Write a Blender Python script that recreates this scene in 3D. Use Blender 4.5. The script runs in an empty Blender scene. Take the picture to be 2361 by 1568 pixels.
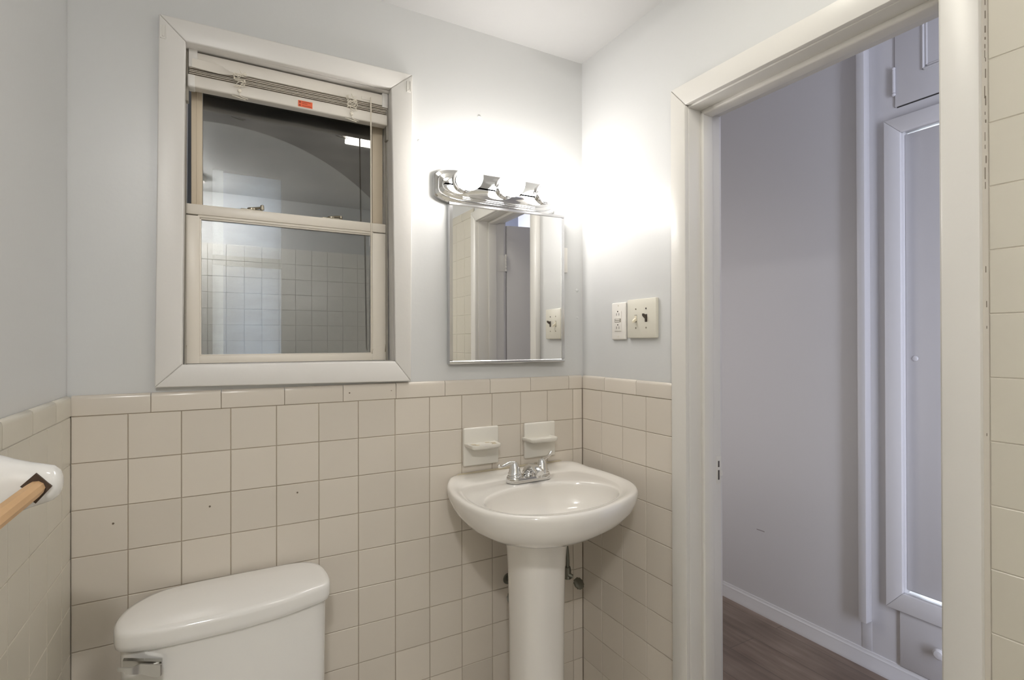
import bpy, bmesh, math, random
from mathutils import Vector, Matrix, noise
random.seed(7)
S = bpy.context.scene
COL = S.collection
T = 0.1095            # tile pitch (4 1/4 in + joint)
ZC = 1.18             # underside of the cap course
PI = math.pi

# ------------------------------------------------------------------ mesh builder
class MB:
    def __init__(self):
        self.bm = bmesh.new()

    def _merge(self, b, mi=0):
        me = bpy.data.meshes.new('tmp')
        for f in b.faces:
            f.material_index = mi
        b.to_mesh(me)
        b.free()
        self.bm.from_mesh(me)
        bpy.data.meshes.remove(me)
        return self

    def box(self, x0, x1, y0, y1, z0, z1, bev=0.0, seg=2, mi=0, M=None):
        b = bmesh.new()
        x0, x1 = min(x0, x1), max(x0, x1)
        y0, y1 = min(y0, y1), max(y0, y1)
        z0, z1 = min(z0, z1), max(z0, z1)
        v = [b.verts.new(p) for p in ((x0, y0, z0), (x1, y0, z0), (x1, y1, z0), (x0, y1, z0),
                                      (x0, y0, z1), (x1, y0, z1), (x1, y1, z1), (x0, y1, z1))]
        for f in ((0, 3, 2, 1), (4, 5, 6, 7), (0, 1, 5, 4), (1, 2, 6, 5), (2, 3, 7, 6), (3, 0, 4, 7)):
            b.faces.new([v[i] for i in f])
        if bev > 0:
            bev = min(bev, 0.49 * min(x1 - x0, y1 - y0, z1 - z0))
            bmesh.ops.bevel(b, geom=b.edges[:], offset=bev, segments=seg, profile=0.5, affect='EDGES')
        if M is not None:
            b.transform(M)
        return self._merge(b, mi)

    def prism(self, lo, hi, bev=0.0, seg=2, mi=0):
        """two matching polygons (lists of 3-D points) joined by side walls"""
        b = bmesh.new()
        n = len(lo)
        a = [b.verts.new(p) for p in lo]
        c = [b.verts.new(p) for p in hi]
        b.faces.new(a[::-1])
        b.faces.new(c)
        for i in range(n):
            j = (i + 1) % n
            b.faces.new((a[i], a[j], c[j], c[i]))
        bmesh.ops.recalc_face_normals(b, faces=b.faces[:])
        if bev > 0:
            bmesh.ops.bevel(b, geom=b.edges[:], offset=bev, segments=seg, profile=0.5, affect='EDGES')
        return self._merge(b, mi)

    def loft(self, rings, caps=(True, True), mi=0, closed=True):
        b = bmesh.new()
        vs = [[b.verts.new(p) for p in r] for r in rings]
        n = len(rings[0])
        for a, c in zip(vs[:-1], vs[1:]):
            for i in range(n if closed else n - 1):
                j = (i + 1) % n
                b.faces.new((a[i], a[j], c[j], c[i]))
        if caps[0]:
            b.faces.new(vs[0][::-1])
        if caps[1]:
            b.faces.new(vs[-1])
        bmesh.ops.recalc_face_normals(b, faces=b.faces[:])
        return self._merge(b, mi)

    def tube(self, pts, r, n=12, mi=0, flat=1.0):
        pts = [Vector(p) for p in pts]
        m = len(pts)
        rr = r if isinstance(r, (list, tuple)) else [r] * m
        rings = []
        up = Vector((0, 0, 1))
        prev = None
        for i, p in enumerate(pts):
            d = (pts[min(i + 1, m - 1)] - pts[max(i - 1, 0)]).normalized()
            if prev is None:
                ref = up if abs(d.z) < 0.9 else Vector((1, 0, 0))
                x = d.cross(ref).normalized()
            else:
                x = (prev - d * prev.dot(d))
                x = x.normalized() if x.length > 1e-6 else d.orthogonal().normalized()
            prev = x
            y = d.cross(x).normalized()
            rings.append([p + (x * math.cos(2 * PI * k / n) + y * flat * math.sin(2 * PI * k / n)) * rr[i] for k in range(n)])
        return self.loft(rings, mi=mi)

    def lathe(self, prof, c, axis, n=32, mi=0):
        """prof = [(radius, height along axis)]"""
        a = Vector(axis).normalized()
        x = a.orthogonal().normalized()
        y = a.cross(x)
        c = Vector(c)
        rings = [[c + a * h + (x * math.cos(2 * PI * k / n) + y * math.sin(2 * PI * k / n)) * max(r, 1e-5) for k in range(n)]
                 for r, h in prof]
        return self.loft(rings, mi=mi)

    def ball(self, c, r, n=32, m=20, sc=(1, 1, 1), mi=0):
        b = bmesh.new()
        bmesh.ops.create_uvsphere(b, u_segments=n, v_segments=m, radius=r)
        b.transform(Matrix.Translation(c) @ Matrix.Diagonal((*sc, 1)))
        return self._merge(b, mi)

    def build(self, name, mats, parent=None, angle=35, bake=None):
        me = bpy.data.meshes.new(name)
        if bake is not None:
            self.bm.transform(bake)
        self.bm.to_mesh(me)
        self.bm.free()
        for p in me.polygons:
            p.use_smooth = True
        me.set_sharp_from_angle(angle=math.radians(angle))
        for m in (mats if isinstance(mats, (list, tuple)) else [mats]):
            me.materials.append(m)
        o = bpy.data.objects.new(name, me)
        COL.objects.link(o)
        if parent is not None:
            o.parent = parent
            o.matrix_parent_inverse = parent.matrix_world.inverted()
        return o


def tag(o, label=None, cat=None, group=None, kind=None):
    if label: o['label'] = label
    if cat: o['category'] = cat
    if group: o['group'] = group
    if kind: o['kind'] = kind
    return o


def thing(name, loc, label, cat, group=None, rz=0.0):
    o = bpy.data.objects.new(name, None)
    o.empty_display_size = 0.05
    COL.objects.link(o)
    o.location = loc
    o.rotation_euler = (0, 0, rz)
    o.matrix_world = Matrix.Translation(loc) @ Matrix.Rotation(rz, 4, 'Z')
    return tag(o, label, cat, group)


def setting(name, loc=(0, 0, 0), label=None, cat=None):
    o = bpy.data.objects.new(name, None)
    o.empty_display_size = 0.05
    COL.objects.link(o)
    o.location = loc
    o.matrix_world = Matrix.Translation(loc)
    return tag(o, label, cat, kind='structure')


def crom(pts, per=6, closed=True):
    """Catmull-Rom through 2-D points"""
    P = [Vector(p) for p in pts]
    n = len(P)
    out = []
    for i in range(n if closed else n - 1):
        if closed:
            a, b, c, d = P[i - 1], P[i], P[(i + 1) % n], P[(i + 2) % n]
        else:
            a, b, c, d = P[max(i - 1, 0)], P[i], P[i + 1], P[min(i + 2, n - 1)]
        for k in range(per):
            t = k / per
            out.append(0.5 * ((2 * b) + (c - a) * t + (2 * a - 5 * b + 4 * c - d) * t * t + (3 * b - a - 3 * c + d) * t ** 3))
    if not closed:
        out.append(P[-1])
    return out


# ------------------------------------------------------------------ materials
def mat(name, col, rough=0.5, metal=0.0, bump=0.0, bscale=60.0, bdet=3.0, spec=0.5, coat=0.0,
        var=0.0, vscale=6.0, emit=None, estr=0.0):
    m = bpy.data.materials.new(name)
    m.use_nodes = True
    nt = m.node_tree
    p = nt.nodes['Principled BSDF']
    p.inputs['Base Color'].default_value = (*col, 1)
    p.inputs['Roughness'].default_value = rough
    p.inputs['Metallic'].default_value = metal
    p.inputs['Specular IOR Level'].default_value = spec
    p.inputs['Coat Weight'].default_value = coat
    p.inputs['Coat Roughness'].default_value = 0.08
    tc = nt.nodes.new('ShaderNodeTexCoord')
    if bump > 0:
        n = nt.nodes.new('ShaderNodeTexNoise')
        n.inputs['Scale'].default_value = bscale
        n.inputs['Detail'].default_value = bdet
        b = nt.nodes.new('ShaderNodeBump')
        b.inputs['Strength'].default_value = bump
        b.inputs['Distance'].default_value = 0.002
        nt.links.new(tc.outputs['Object'], n.inputs['Vector'])
        nt.links.new(n.outputs['Fac'], b.inputs['Height'])
        nt.links.new(b.outputs['Normal'], p.inputs['Normal'])
    if var > 0:
        n2 = nt.nodes.new('ShaderNodeTexNoise')
        n2.inputs['Scale'].default_value = vscale
        n2.inputs['Detail'].default_value = 4
        r = nt.nodes.new('ShaderNodeMapRange')
        r.inputs['To Min'].default_value = 1 - var
        r.inputs['To Max'].default_value = 1 + var
        mx = nt.nodes.new('ShaderNodeVectorMath')
        mx.operation = 'SCALE'
        mx.inputs[0].default_value = col
        nt.links.new(tc.outputs['Object'], n2.inputs['Vector'])
        nt.links.new(n2.outputs['Fac'], r.inputs['Value'])
        nt.links.new(r.outputs['Result'], mx.inputs['Scale'])
        nt.links.new(mx.outputs['Vector'], p.inputs['Base Color'])
    if emit:
        p.inputs['Emission Color'].default_value = (*emit, 1)
        p.inputs['Emission Strength'].default_value = estr
    return m


def tile_mat(name, col, var=0.05):
    """glazed tile: every tile (a separate mesh island) a slightly different cream"""
    m = mat(name, col, rough=0.22, bump=0.05, bscale=14, bdet=1.0)
    nt = m.node_tree
    p = nt.nodes['Principled BSDF']
    g = nt.nodes.new('ShaderNodeNewGeometry')
    r = nt.nodes.new('ShaderNodeMapRange')
    r.inputs['To Min'].default_value = 1 - var
    r.inputs['To Max'].default_value = 1 + var
    mx = nt.nodes.new('ShaderNodeVectorMath')
    mx.operation = 'SCALE'
    mx.inputs[0].default_value = col
    nt.links.new(g.outputs['Random Per Island'], r.inputs['Value'])
    nt.links.new(r.outputs['Result'], mx.inputs['Scale'])
    nt.links.new(mx.outputs['Vector'], p.inputs['Base Color'])
    return m


def glass_mat(name, dirt=0.05):
    m = bpy.data.materials.new(name)
    m.use_nodes = True
    nt = m.node_tree
    nt.nodes.remove(nt.nodes['Principled BSDF'])
    out = nt.nodes['Material Output']
    tr = nt.nodes.new('ShaderNodeBsdfTransparent')
    tr.inputs['Color'].default_value = (0.86, 0.89, 0.89, 1)
    gl = nt.nodes.new('ShaderNodeBsdfGlossy')
    gl.inputs['Roughness'].default_value = 0.0
    df = nt.nodes.new('ShaderNodeBsdfDiffuse')
    df.inputs['Color'].default_value = (0.55, 0.53, 0.50, 1)
    fr = nt.nodes.new('ShaderNodeFresnel')
    fr.inputs['IOR'].default_value = 2.9
    ns = nt.nodes.new('ShaderNodeTexNoise')
    ns.inputs['Scale'].default_value = 9
    ns.inputs['Detail'].default_value = 8
    mp = nt.nodes.new('ShaderNodeMapping')
    mp.inputs['Scale'].default_value = (1, 1, 3.5)
    tc = nt.nodes.new('ShaderNodeTexCoord')
    rg = nt.nodes.new('ShaderNodeMapRange')
    rg.inputs['From Min'].default_value = 0.3
    rg.inputs['From Max'].default_value = 0.75
    rg.inputs['To Min'].default_value = dirt * 0.4
    rg.inputs['To Max'].default_value = dirt * 1.8
    m1 = nt.nodes.new('ShaderNodeMixShader')
    m2 = nt.nodes.new('ShaderNodeMixShader')
    L = nt.links.new
    L(tc.outputs['Object'], mp.inputs['Vector'])
    L(mp.outputs['Vector'], ns.inputs['Vector'])
    L(ns.outputs['Fac'], rg.inputs['Value'])
    L(rg.outputs['Result'], m1.inputs['Fac'])
    L(tr.outputs[0], m1.inputs[1])
    L(df.outputs[0], m1.inputs[2])
    L(fr.outputs[0], m2.inputs['Fac'])
    L(m1.outputs[0], m2.inputs[1])
    L(gl.outputs[0], m2.inputs[2])
    L(m2.outputs[0], out.inputs['Surface'])
    return m


def wood_floor(name):
    m = mat(name, (0.09, 0.055, 0.035), rough=0.38)
    nt = m.node_tree
    p = nt.nodes['Principled BSDF']
    tc = nt.nodes.new('ShaderNodeTexCoord')
    mp = nt.nodes.new('ShaderNodeMapping')
    mp.inputs['Scale'].default_value = (14, 1.6, 1)
    ns = nt.nodes.new('ShaderNodeTexNoise')
    ns.inputs['Scale'].default_value = 2.2
    ns.inputs['Detail'].default_value = 7
    n2 = nt.nodes.new('ShaderNodeTexNoise')
    n2.inputs['Scale'].default_value = 3.0
    n2.inputs['Detail'].default_value = 3
    mx = nt.nodes.new('ShaderNodeMath')
    mx.operation = 'MULTIPLY'
    cr = nt.nodes.new('ShaderNodeValToRGB')
    cr.color_ramp.elements[0].position = 0.12
    cr.color_ramp.elements[0].color = (0.165, 0.115, 0.085, 1)
    cr.color_ramp.elements[1].position = 0.45
    cr.color_ramp.elements[1].color = (0.350, 0.270, 0.215, 1)
    br = nt.nodes.new('ShaderNodeTexBrick')
    br.inputs['Scale'].default_value = 1.0
    br.inputs['Brick Width'].default_value = 1.2
    br.inputs['Row Height'].default_value = 0.16
    br.inputs['Mortar Size'].default_value = 0.0012
    br.inputs['Color1'].default_value = (1, 1, 1, 1)
    br.inputs['Color2'].default_value = (0.82, 0.82, 0.82, 1)
    br.inputs['Mortar'].default_value = (0.45, 0.45, 0.45, 1)
    rot = nt.nodes.new('ShaderNodeMapping')
    rot.inputs['Rotation'].default_value = (0, 0, PI / 2)
    mul = nt.nodes.new('ShaderNodeMix')
    mul.data_type = 'RGBA'
    mul.blend_type = 'MULTIPLY'
    mul.inputs['Factor'].default_value = 1
    L = nt.links.new
    L(tc.outputs['Object'], mp.inputs['Vector'])
    L(mp.outputs['Vector'], ns.inputs['Vector'])
    L(tc.outputs['Object'], n2.inputs['Vector'])
    L(ns.outputs['Fac'], mx.inputs[0])
    L(n2.outputs['Fac'], mx.inputs[1])
    L(mx.outputs[0], cr.inputs['Fac'])
    L(tc.outputs['Object'], rot.inputs['Vector'])
    L(rot.outputs['Vector'], br.inputs['Vector'])
    L(cr.outputs['Color'], mul.inputs['A'])
    L(br.outputs['Color'], mul.inputs['B'])
    L(mul.outputs['Result'], p.inputs['Base Color'])
    return m


M_paint = mat('grey_wall_paint', (0.625, 0.628, 0.622), rough=0.34, bump=0.10, bscale=90, bdet=4)
M_ceil = mat('white_ceiling_paint', (0.55, 0.545, 0.535), rough=0.55, bump=0.08, bscale=60)
M_trim = mat('white_gloss_trim_paint', (0.69, 0.67, 0.63), rough=0.33, bump=0.12, bscale=70, bdet=4)
M_casing = mat('painted_window_casing', (0.70, 0.68, 0.65), rough=0.36, bump=0.12, bscale=70, bdet=4)
M_sash = mat('white_sash_paint', (0.74, 0.69, 0.61), rough=0.35, bump=0.08, bscale=80)
M_tan = mat('aged_tan_sash', (0.62, 0.53, 0.40), rough=0.45, bump=0.06)
M_dark = mat('dark_gap', (0.03, 0.026, 0.022), rough=0.8)
M_track = mat('grey_sash_track', (0.30, 0.28, 0.24), rough=0.6)
M_glass = glass_mat('dusty_window_glass', 0.085)
M_tile = tile_mat('cream_glazed_tile', (0.66, 0.605, 0.53))
M_tileb = tile_mat('ivory_glazed_tile', (0.60, 0.565, 0.48), var=0.015)
M_rear = tile_mat('white_glazed_tile', (0.78, 0.76, 0.71), var=0.02)
M_grout = mat('grout', (0.36, 0.30, 0.23), rough=0.9, bump=0.2, bscale=200, var=0.25, vscale=9)
M_groutl = mat('pale_grout', (0.56, 0.52, 0.45), rough=0.85, bump=0.2, bscale=200)
M_porc = mat('white_porcelain', (0.80, 0.785, 0.755), rough=0.10, coat=0.4, spec=0.5)
M_porcs = mat('sink_porcelain', (0.80, 0.77, 0.72), rough=0.10, coat=0.4, spec=0.5)
M_chrome = mat('chrome', (0.80, 0.80, 0.80), rough=0.06, metal=1.0)
M_chromeb = mat('brushed_steel_lever', (0.52, 0.51, 0.48), rough=0.28, metal=1.0)
M_alu = mat('mirror_edge_chrome', (0.66, 0.66, 0.67), rough=0.18, metal=1.0)
M_mirror = mat('silvered_mirror', (0.88, 0.88, 0.87), rough=0.0, metal=1.0)
M_brass = mat('tarnished_pipe', (0.20, 0.20, 0.17), rough=0.38, metal=0.9, bump=0.2, bscale=120)
M_lock = mat('worn_sash_lock_metal', (0.30, 0.27, 0.21), rough=0.35, metal=0.9)
M_bulb = mat('lit_globe_bulb', (0.9, 0.9, 0.9), rough=0.3, emit=(1.0, 0.965, 0.935), estr=21)
M_ceilbulb = mat('lit_diffuser', (0.9, 0.88, 0.8), rough=0.4, emit=(1.0, 0.965, 0.86), estr=7)
M_dome = mat('lit_fill_dome', (0.9, 0.9, 0.88), rough=0.4, emit=(1.0, 0.985, 0.97), estr=150)
M_plate = mat('white_plastic_plate', (0.80, 0.77, 0.72), rough=0.30)
M_plateb = mat('ivory_metal_plate', (0.70, 0.67, 0.58), rough=0.32)
M_slot = mat('dark_slot', (0.045, 0.035, 0.03), rough=0.6)
M_hole = mat('grimy_hole', (0.17, 0.135, 0.10), rough=0.9)
M_porcd = mat('glazed_fitting_ceramic', (0.71, 0.685, 0.625), rough=0.16, coat=0.2)
M_ivory = mat('ivory_toggle', (0.72, 0.66, 0.52), rough=0.35)
M_brown = mat('brown_toggle', (0.055, 0.040, 0.030), rough=0.35)
M_blind = mat('white_blind_metal', (0.70, 0.66, 0.60), rough=0.40)
M_slat = mat('blind_slat', (0.68, 0.63, 0.55), rough=0.45)
M_cord = mat('cotton_cord', (0.75, 0.70, 0.60), rough=0.9)
M_wand = mat('clear_plastic_wand', (0.72, 0.66, 0.56), rough=0.25)
M_orange = mat('orange_sticker', (0.75, 0.13, 0.045), rough=0.5)
M_print = mat('sticker_print', (0.30, 0.05, 0.02), rough=0.6)
M_rod = mat('bare_wood_rod', (0.62, 0.39, 0.20), rough=0.55, bump=0.1, bscale=40, var=0.12, vscale=14)
M_recess = mat('shaded_socket', (0.07, 0.045, 0.03), rough=0.9)  # dark colour stands in for the shade inside the rod hole
M_hall = mat('hall_wall_paint', (0.60, 0.585, 0.585), rough=0.40, bump=0.06, bscale=80)
M_hallnear = mat('shaded_hall_paint', (0.16, 0.165, 0.19), rough=0.5)  # dimness of the hall's near end, put into the wall colour
M_halltrim = mat('hall_trim_paint', (0.66, 0.645, 0.64), rough=0.30, bump=0.06, bscale=80)
M_wood = wood_floor('dark_wood_floor')
M_bfloor = mat('pale_floor_tile', (0.80, 0.78, 0.74), rough=0.4, var=0.08)
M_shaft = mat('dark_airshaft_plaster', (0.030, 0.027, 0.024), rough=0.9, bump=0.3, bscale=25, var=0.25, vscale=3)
M_stucco = mat('pale_stucco', (0.62, 0.60, 0.56), rough=0.9, bump=0.9, bscale=55, bdet=6)
M_shade = mat('pale_blue_window_shade', (0.44, 0.47, 0.53), rough=0.7, bump=0.3, bscale=18, var=0.08, vscale=8)
M_bar = mat('grey_sash_bar', (0.03, 0.03, 0.028), rough=0.7)
M_outer = mat('outer_brick', (0.10, 0.07, 0.055), rough=0.9)
M_stain = mat('caulk_stain', (0.46, 0.40, 0.29), rough=0.6, bump=0.3, bscale=80)

# ------------------------------------------------------------------ room shell
XL, YR, ZCEIL = -1.4642, -2.35, 2.380
HX = 1.185            # hall's far wall
HZ = 2.78             # hall ceiling
WT = 0.125            # partition thickness (hall side)
DY0, DY1, DZ = -0.497, -1.099, 2.014     # door opening: left jamb, right jamb, head

m = MB(); m.box(XL - 0.14, 0.05, YR - 0.1, 0.13, -0.08, 0.0)
fl = tag(m.build('floor', M_bfloor), 'grey tiled bathroom floor', 'floor', kind='structure')
m = MB(); m.box(0.05, HX + 0.14, -3.3, 1.45, -0.08, 0.0)
tag(m.build('floor_hall', M_wood), 'dark brown wood floor of the hall seen through the doorway', 'floor', kind='structure')
m = MB(); m.box(XL - 0.14, 0.008, YR - 0.1, 0.13, ZCEIL, ZCEIL + 0.1)
tag(m.build('ceiling', M_ceil), 'smooth white bathroom ceiling', 'ceiling', kind='structure')
m = MB(); m.box(0.0085, HX + 0.14, -3.3, 1.45, HZ, HZ + 0.1)
tag(m.build('ceiling_hall', M_hall), 'hall ceiling above the doorway', 'ceiling', kind='structure')

# --- tiles --------------------------------------------------------
def tiles(mb, us, vs, place, thick=0.0065, gap=0.0016, keep=None):
    """one bevelled, very slightly tilted tile per cell; place(u, v, d) -> point, d = height off the grout"""
    for a, b in zip(us[:-1], us[1:]):
        for c, d in zip(vs[:-1], vs[1:]):
            u0, u1 = min(a, b) + gap / 2, max(a, b) - gap / 2
            v0, v1 = min(c, d) + gap / 2, max(c, d) - gap / 2
            if u1 - u0 < 0.004 or v1 - v0 < 0.004 or (keep and not keep((u0 + u1) / 2, (v0 + v1) / 2)):
                continue
            t = [random.uniform(-0.0002, 0.0002) for _ in range(4)]
            e = 0.0012
            lo = [place(u, v, 0.0) for u, v in ((u0, v0), (u1, v0), (u1, v1), (u0, v1))]
            mid = [place(u, v, thick - e + q) for (u, v), q in zip(((u0, v0), (u1, v0), (u1, v1), (u0, v1)), t)]
            top = [place(u, v, thick + q) for (u, v), q in zip(((u0 + e, v0 + e), (u1 - e, v0 + e), (u1 - e, v1 - e), (u0 + e, v1 - e)), t)]
            mb.loft([lo, mid, top], caps=(False, True))


def caps(mb, us, place, z0=ZC, z1=ZC + 0.049):
    """bullnose cap course: rounded top edge"""
    for a, b in zip(us[:-1], us[1:]):
        u0, u1 = min(a, b) + 0.0008, max(a, b) - 0.0008
        prof = [(z0 + 0.0008, 0.0), (z0 + 0.0008, 0.006), (z0 + 0.002, 0.0075), (z1 - 0.010, 0.0078), (z1 - 0.004, 0.0068),
                (z1 - 0.001, 0.004), (z1, 0.0)]
        rings = [[place(u, z, d) for z, d in prof] for u in (u0, u0 + 0.001, u1 - 0.001, u1)]
        for r in (0, 3):
            rings[r] = [p.lerp(place(u0 if r == 0 else u1, (z0 + z1) / 2, 0.003), 0.02) for p in rings[r]]
        mb.loft(rings, caps=(True, True))


rows = [ZC - k * T for k in range(0, 11)] + [0.0]
# back wall: painted block with the window opening, tiled below
WX0, WX1, WZ0, WZ1 = -1.262, -0.690, 1.278, 2.132
wb = setting('wall_back', label='grey painted wall with the window, cream tiled below', cat='wall')
m = MB()
m.box(XL - 0.14, WX0, 0.008, 0.13, 0, ZCEIL)
m.box(WX1, 0.125, 0.008, 0.13, 0, ZCEIL)
m.box(WX0, WX1, 0.008, 0.13, 0, WZ0)
m.box(WX0, WX1, 0.008, 0.13, WZ1, ZCEIL)
for bx, bz, br in ((-0.412, 2.097, 0.007), (-0.017, 1.54, 0.006), (-0.62, 1.98, 0.005), (-0.015, 1.44, 0.004)):   # old plugs painted over
    m.ball((bx, 0.008, bz), br, n=14, m=8, sc=(1, 0.35, 1))
m.build('painted_wall', M_paint, wb)
P = lambda u, v, d: Vector((u, 0.0065 - d, v))
m = MB(); m.box(XL, 0.0, 0.0020, 0.0085, 0.0, ZC + 0.04)
m.build('grout', M_grout, wb)
us = [XL] + [-0.0424 - (12 - c) * T for c in range(0, 13)] + [-0.0005]
m = MB(); tiles(m, us, rows, P)
m.build('wall_tiles', M_tile, wb)
m = MB(); caps(m, [XL, -1.3103, -1.1593, -1.0076, -0.852, -0.6966, -0.5382, -0.3783, -0.222, -0.0611, -0.001], P)
m.build('cap_tiles', M_tile, wb)
for hx, hz in ((-0.834, 1.205), (-0.711, 1.207), (-0.975, 0.936), (-1.185, 0.93), (-1.385, 0.92), (-0.985, 0.62)):
    m = MB(); m.lathe([(0.0024, -0.0004), (0.0024, 0.0012), (0.0, 0.0012)], (hx, 0.0, hz), (0, -1, 0), n=10)
    m.build('screw_hole', M_hole, wb)

# left wall
wl = setting('wall_left', label='left wall, grey paint over ivory tile', cat='wall')
m = MB(); m.box(XL - 0.14, XL - 0.008, YR - 0.1, 0.13, 0, ZCEIL)
m.build('painted_wall', M_paint, wl)
m = MB(); m.box(XL - 0.0085, XL - 0.0018, YR, 0.006, 0, ZC + 0.04)
m.build('grout', M_groutl, wl)
P = lambda u, v, d: Vector((XL - 0.0065 + d, u, v))
us = [-0.0005] + [-0.0748 - c * T for c in range(0, 21)]
m = MB(); tiles(m, us, rows, P)
m.build('wall_tiles', M_tileb, wl)
m = MB(); caps(m, [-0.001] + [-0.1248 - 0.1535 * c for c in range(0, 15)], P)
m.build('cap_tiles', M_tileb, wl)

# right wall: partition with the doorway
wr = setting('wall_right', label='right wall with the open doorway', cat='wall')
m = MB()
m.box(0.008, WT, DY0 + 0.02, 0.13, 0, HZ)
m.box(0.008, WT, YR - 0.1, DY1 - 0.02, 0, HZ)
m.box(0.008, WT, DY1 - 0.02, DY0 + 0.02, DZ + 0.02, HZ)
m.build('painted_wall', M_paint, wr)
P = lambda u, v, d: Vector((0.0065 - d, u, v))
m = MB(); m.box(0.0020, 0.0085, -0.455, 0.006, 0, ZC + 0.04)
m.build('grout', M_grout, wr)
m = MB(); m.box(0.0014, 0.0085, YR, -1.150, 0, 2.06)
m.build('tub_grout', M_groutl, wr)
us = [-0.0005] + [-0.1101 - c * T for c in range(0, 3)] + [-0.4535]
m = MB(); tiles(m, us, rows, P)
m.build('wall_tiles', M_tile, wr)
m = MB(); caps(m, [-0.001, -0.1283, -0.2867, -0.4535], P)
m.build('cap_tiles', M_tile, wr)
us = [-1.1655 - c * T for c in range(-1, 11)] + [YR]
us[0] = -1.1635
vs = [ZC + 0.656 + 2 * T - i * T for i in range(0, 19)] + [0.0]
m = MB(); tiles(m, us[:], vs, P, gap=0.0012)
m.build('tub_tiles', M_tileb, wr)
m = MB(); caps(m, [-1.1635 - 0.1535 * c for c in range(0, 8)], P, z0=vs[0], z1=vs[0] + 0.049)
m.build('tub_cap_tiles', M_tileb, wr)
# grimy caulk joint between tub tile and door casing
m = MB(); m.prism([(-0.0055, -1.1575, 0), (-0.0005, -1.1655, 0), (0.006, -1.1655, 0), (0.006, -1.1575, 0)], [(-0.0055, -1.1575, 2.05), (-0.0005, -1.1655, 2.05), (0.006, -1.1655, 2.05), (0.006, -1.1575, 2.05)])
m.build('caulk_joint', M_groutl, wr)
rm = random.Random(11)
zs = [(1.475, 0.011), (1.415, 0.011), (1.375, 0.005), (1.19, 0.005)]
zz = 1.62
while zz < 1.98:
    h = rm.uniform(0.004, 0.022)
    zs.append((zz, h)); zz += h / 2 + rm.uniform(0.006, 0.022)
for z, h in zs:
    w0 = rm.uniform(-1.1640, -1.1628)
    m = MB(); m.box(-0.0028, 0.004, w0, w0 + rm.uniform(0.0006, 0.0014), z - h / 2, z + h / 2, bev=0.0003, seg=1)
    m.build('mildew_spot', M_hole, wr)

# rear wall behind the camera
we = setting('wall_rear', label='tiled wall behind the camera', cat='wall')
m = MB(); m.box(XL - 0.14, WT, YR - 0.1, YR - 0.006, 0, ZCEIL)
m.build('painted_wall', M_paint, we)
m = MB(); m.box(XL, 0.0, YR - 0.006, YR - 0.003, 0, 2.02)
m.build('grout', M_groutl, we)
P = lambda u, v, d: Vector((u, YR - 0.004 + d, v))
m = MB(); tiles(m, [XL] + [-0.0424 - (12 - c) * T for c in range(0, 13)] + [0.0], [2.02 - k * T for k in range(0, 19)] + [0.0], P)
m.build('wall_tiles', M_rear, we)

# hall shell
wh = setting('wall_hall', label='pale hall wall facing the doorway', cat='wall')
m = MB()
CU0, CU1 = -0.5036, -1.055          # cupboard opening in y
m.box(HX, HX + 0.14, CU0, 1.45, 0, HZ)
m.box(HX, HX + 0.14, -3.3, CU1, 0, HZ)
m.box(HX, HX + 0.14, CU1, CU0, 2.175, HZ)
m.box(HX, HX + 0.14, CU1, CU0, 0, 0.355)
m.build('painted_wall', M_hall, wh)
m = MB(); m.box(HX - 0.0006, HX + 0.002, 0.103, 0.147, 0.408, 0.4125)
m.build('scuff_mark', mat('grey_scuff', (0.30, 0.27, 0.27), 0.6), wh)
m = MB(); m.box(WT, HX, 1.35, 1.45, 0, HZ)
tag(m.build('wall_hall_end', M_hall), 'far end wall of the hall', 'wall', kind='structure')
m = MB(); m.box(0.008, HX + 0.14, -3.4, -3.3, 0, HZ)
tag(m.build('wall_hall_near', M_hallnear), 'near end wall of the hall', 'wall', kind='structure')
m = MB(); m.box(0.008, WT, -3.3, YR - 0.1, 0, HZ)
tag(m.build('wall_hall_side', M_hall), 'hall side wall beyond the bathroom', 'wall', kind='structure')
m = MB(); m.box(0.008, WT, 0.13, 1.35, 0, HZ)
tag(m.build('wall_hall_side.001', M_hall), 'hall side wall past the bathroom corner', 'wall', kind='structure')
# hall baseboard with a stepped top
m = MB()
prof = [(0, 0), (0.018, 0), (0.018, 0.012), (0.0125, 0.022), (0.0115, 0.045), (0.0095, 0.050), (0.0095, 0.057), (0.006, 0.061), (0.005, 0.070), (0, 0.072)]
m.prism([(HX - d, 1.35, z) for d, z in prof], [(HX - d, -3.3, z) for d, z in prof])
tag(m.build('baseboard_hall', M_halltrim), 'white stepped baseboard along the hall wall', 'baseboard', kind='structure')
# square pipe batten on the hall wall
m = MB(); m.box(HX - 0.042, HX + 0.001, -0.384, -0.352, 0.195, HZ - 0.005, bev=0.003)
tag(m.build('trim_2', M_halltrim), 'narrow white batten running up the hall wall', 'trim', kind='structure')
m = MB(); m.box(HX - 0.0014, HX + 0.001, -0.384, -0.346, 0.072, 0.195, bev=0.0006)
tag(m.build('trim_3', M_hall), 'flat painted patch below the batten', 'trim', kind='structure')

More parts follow.
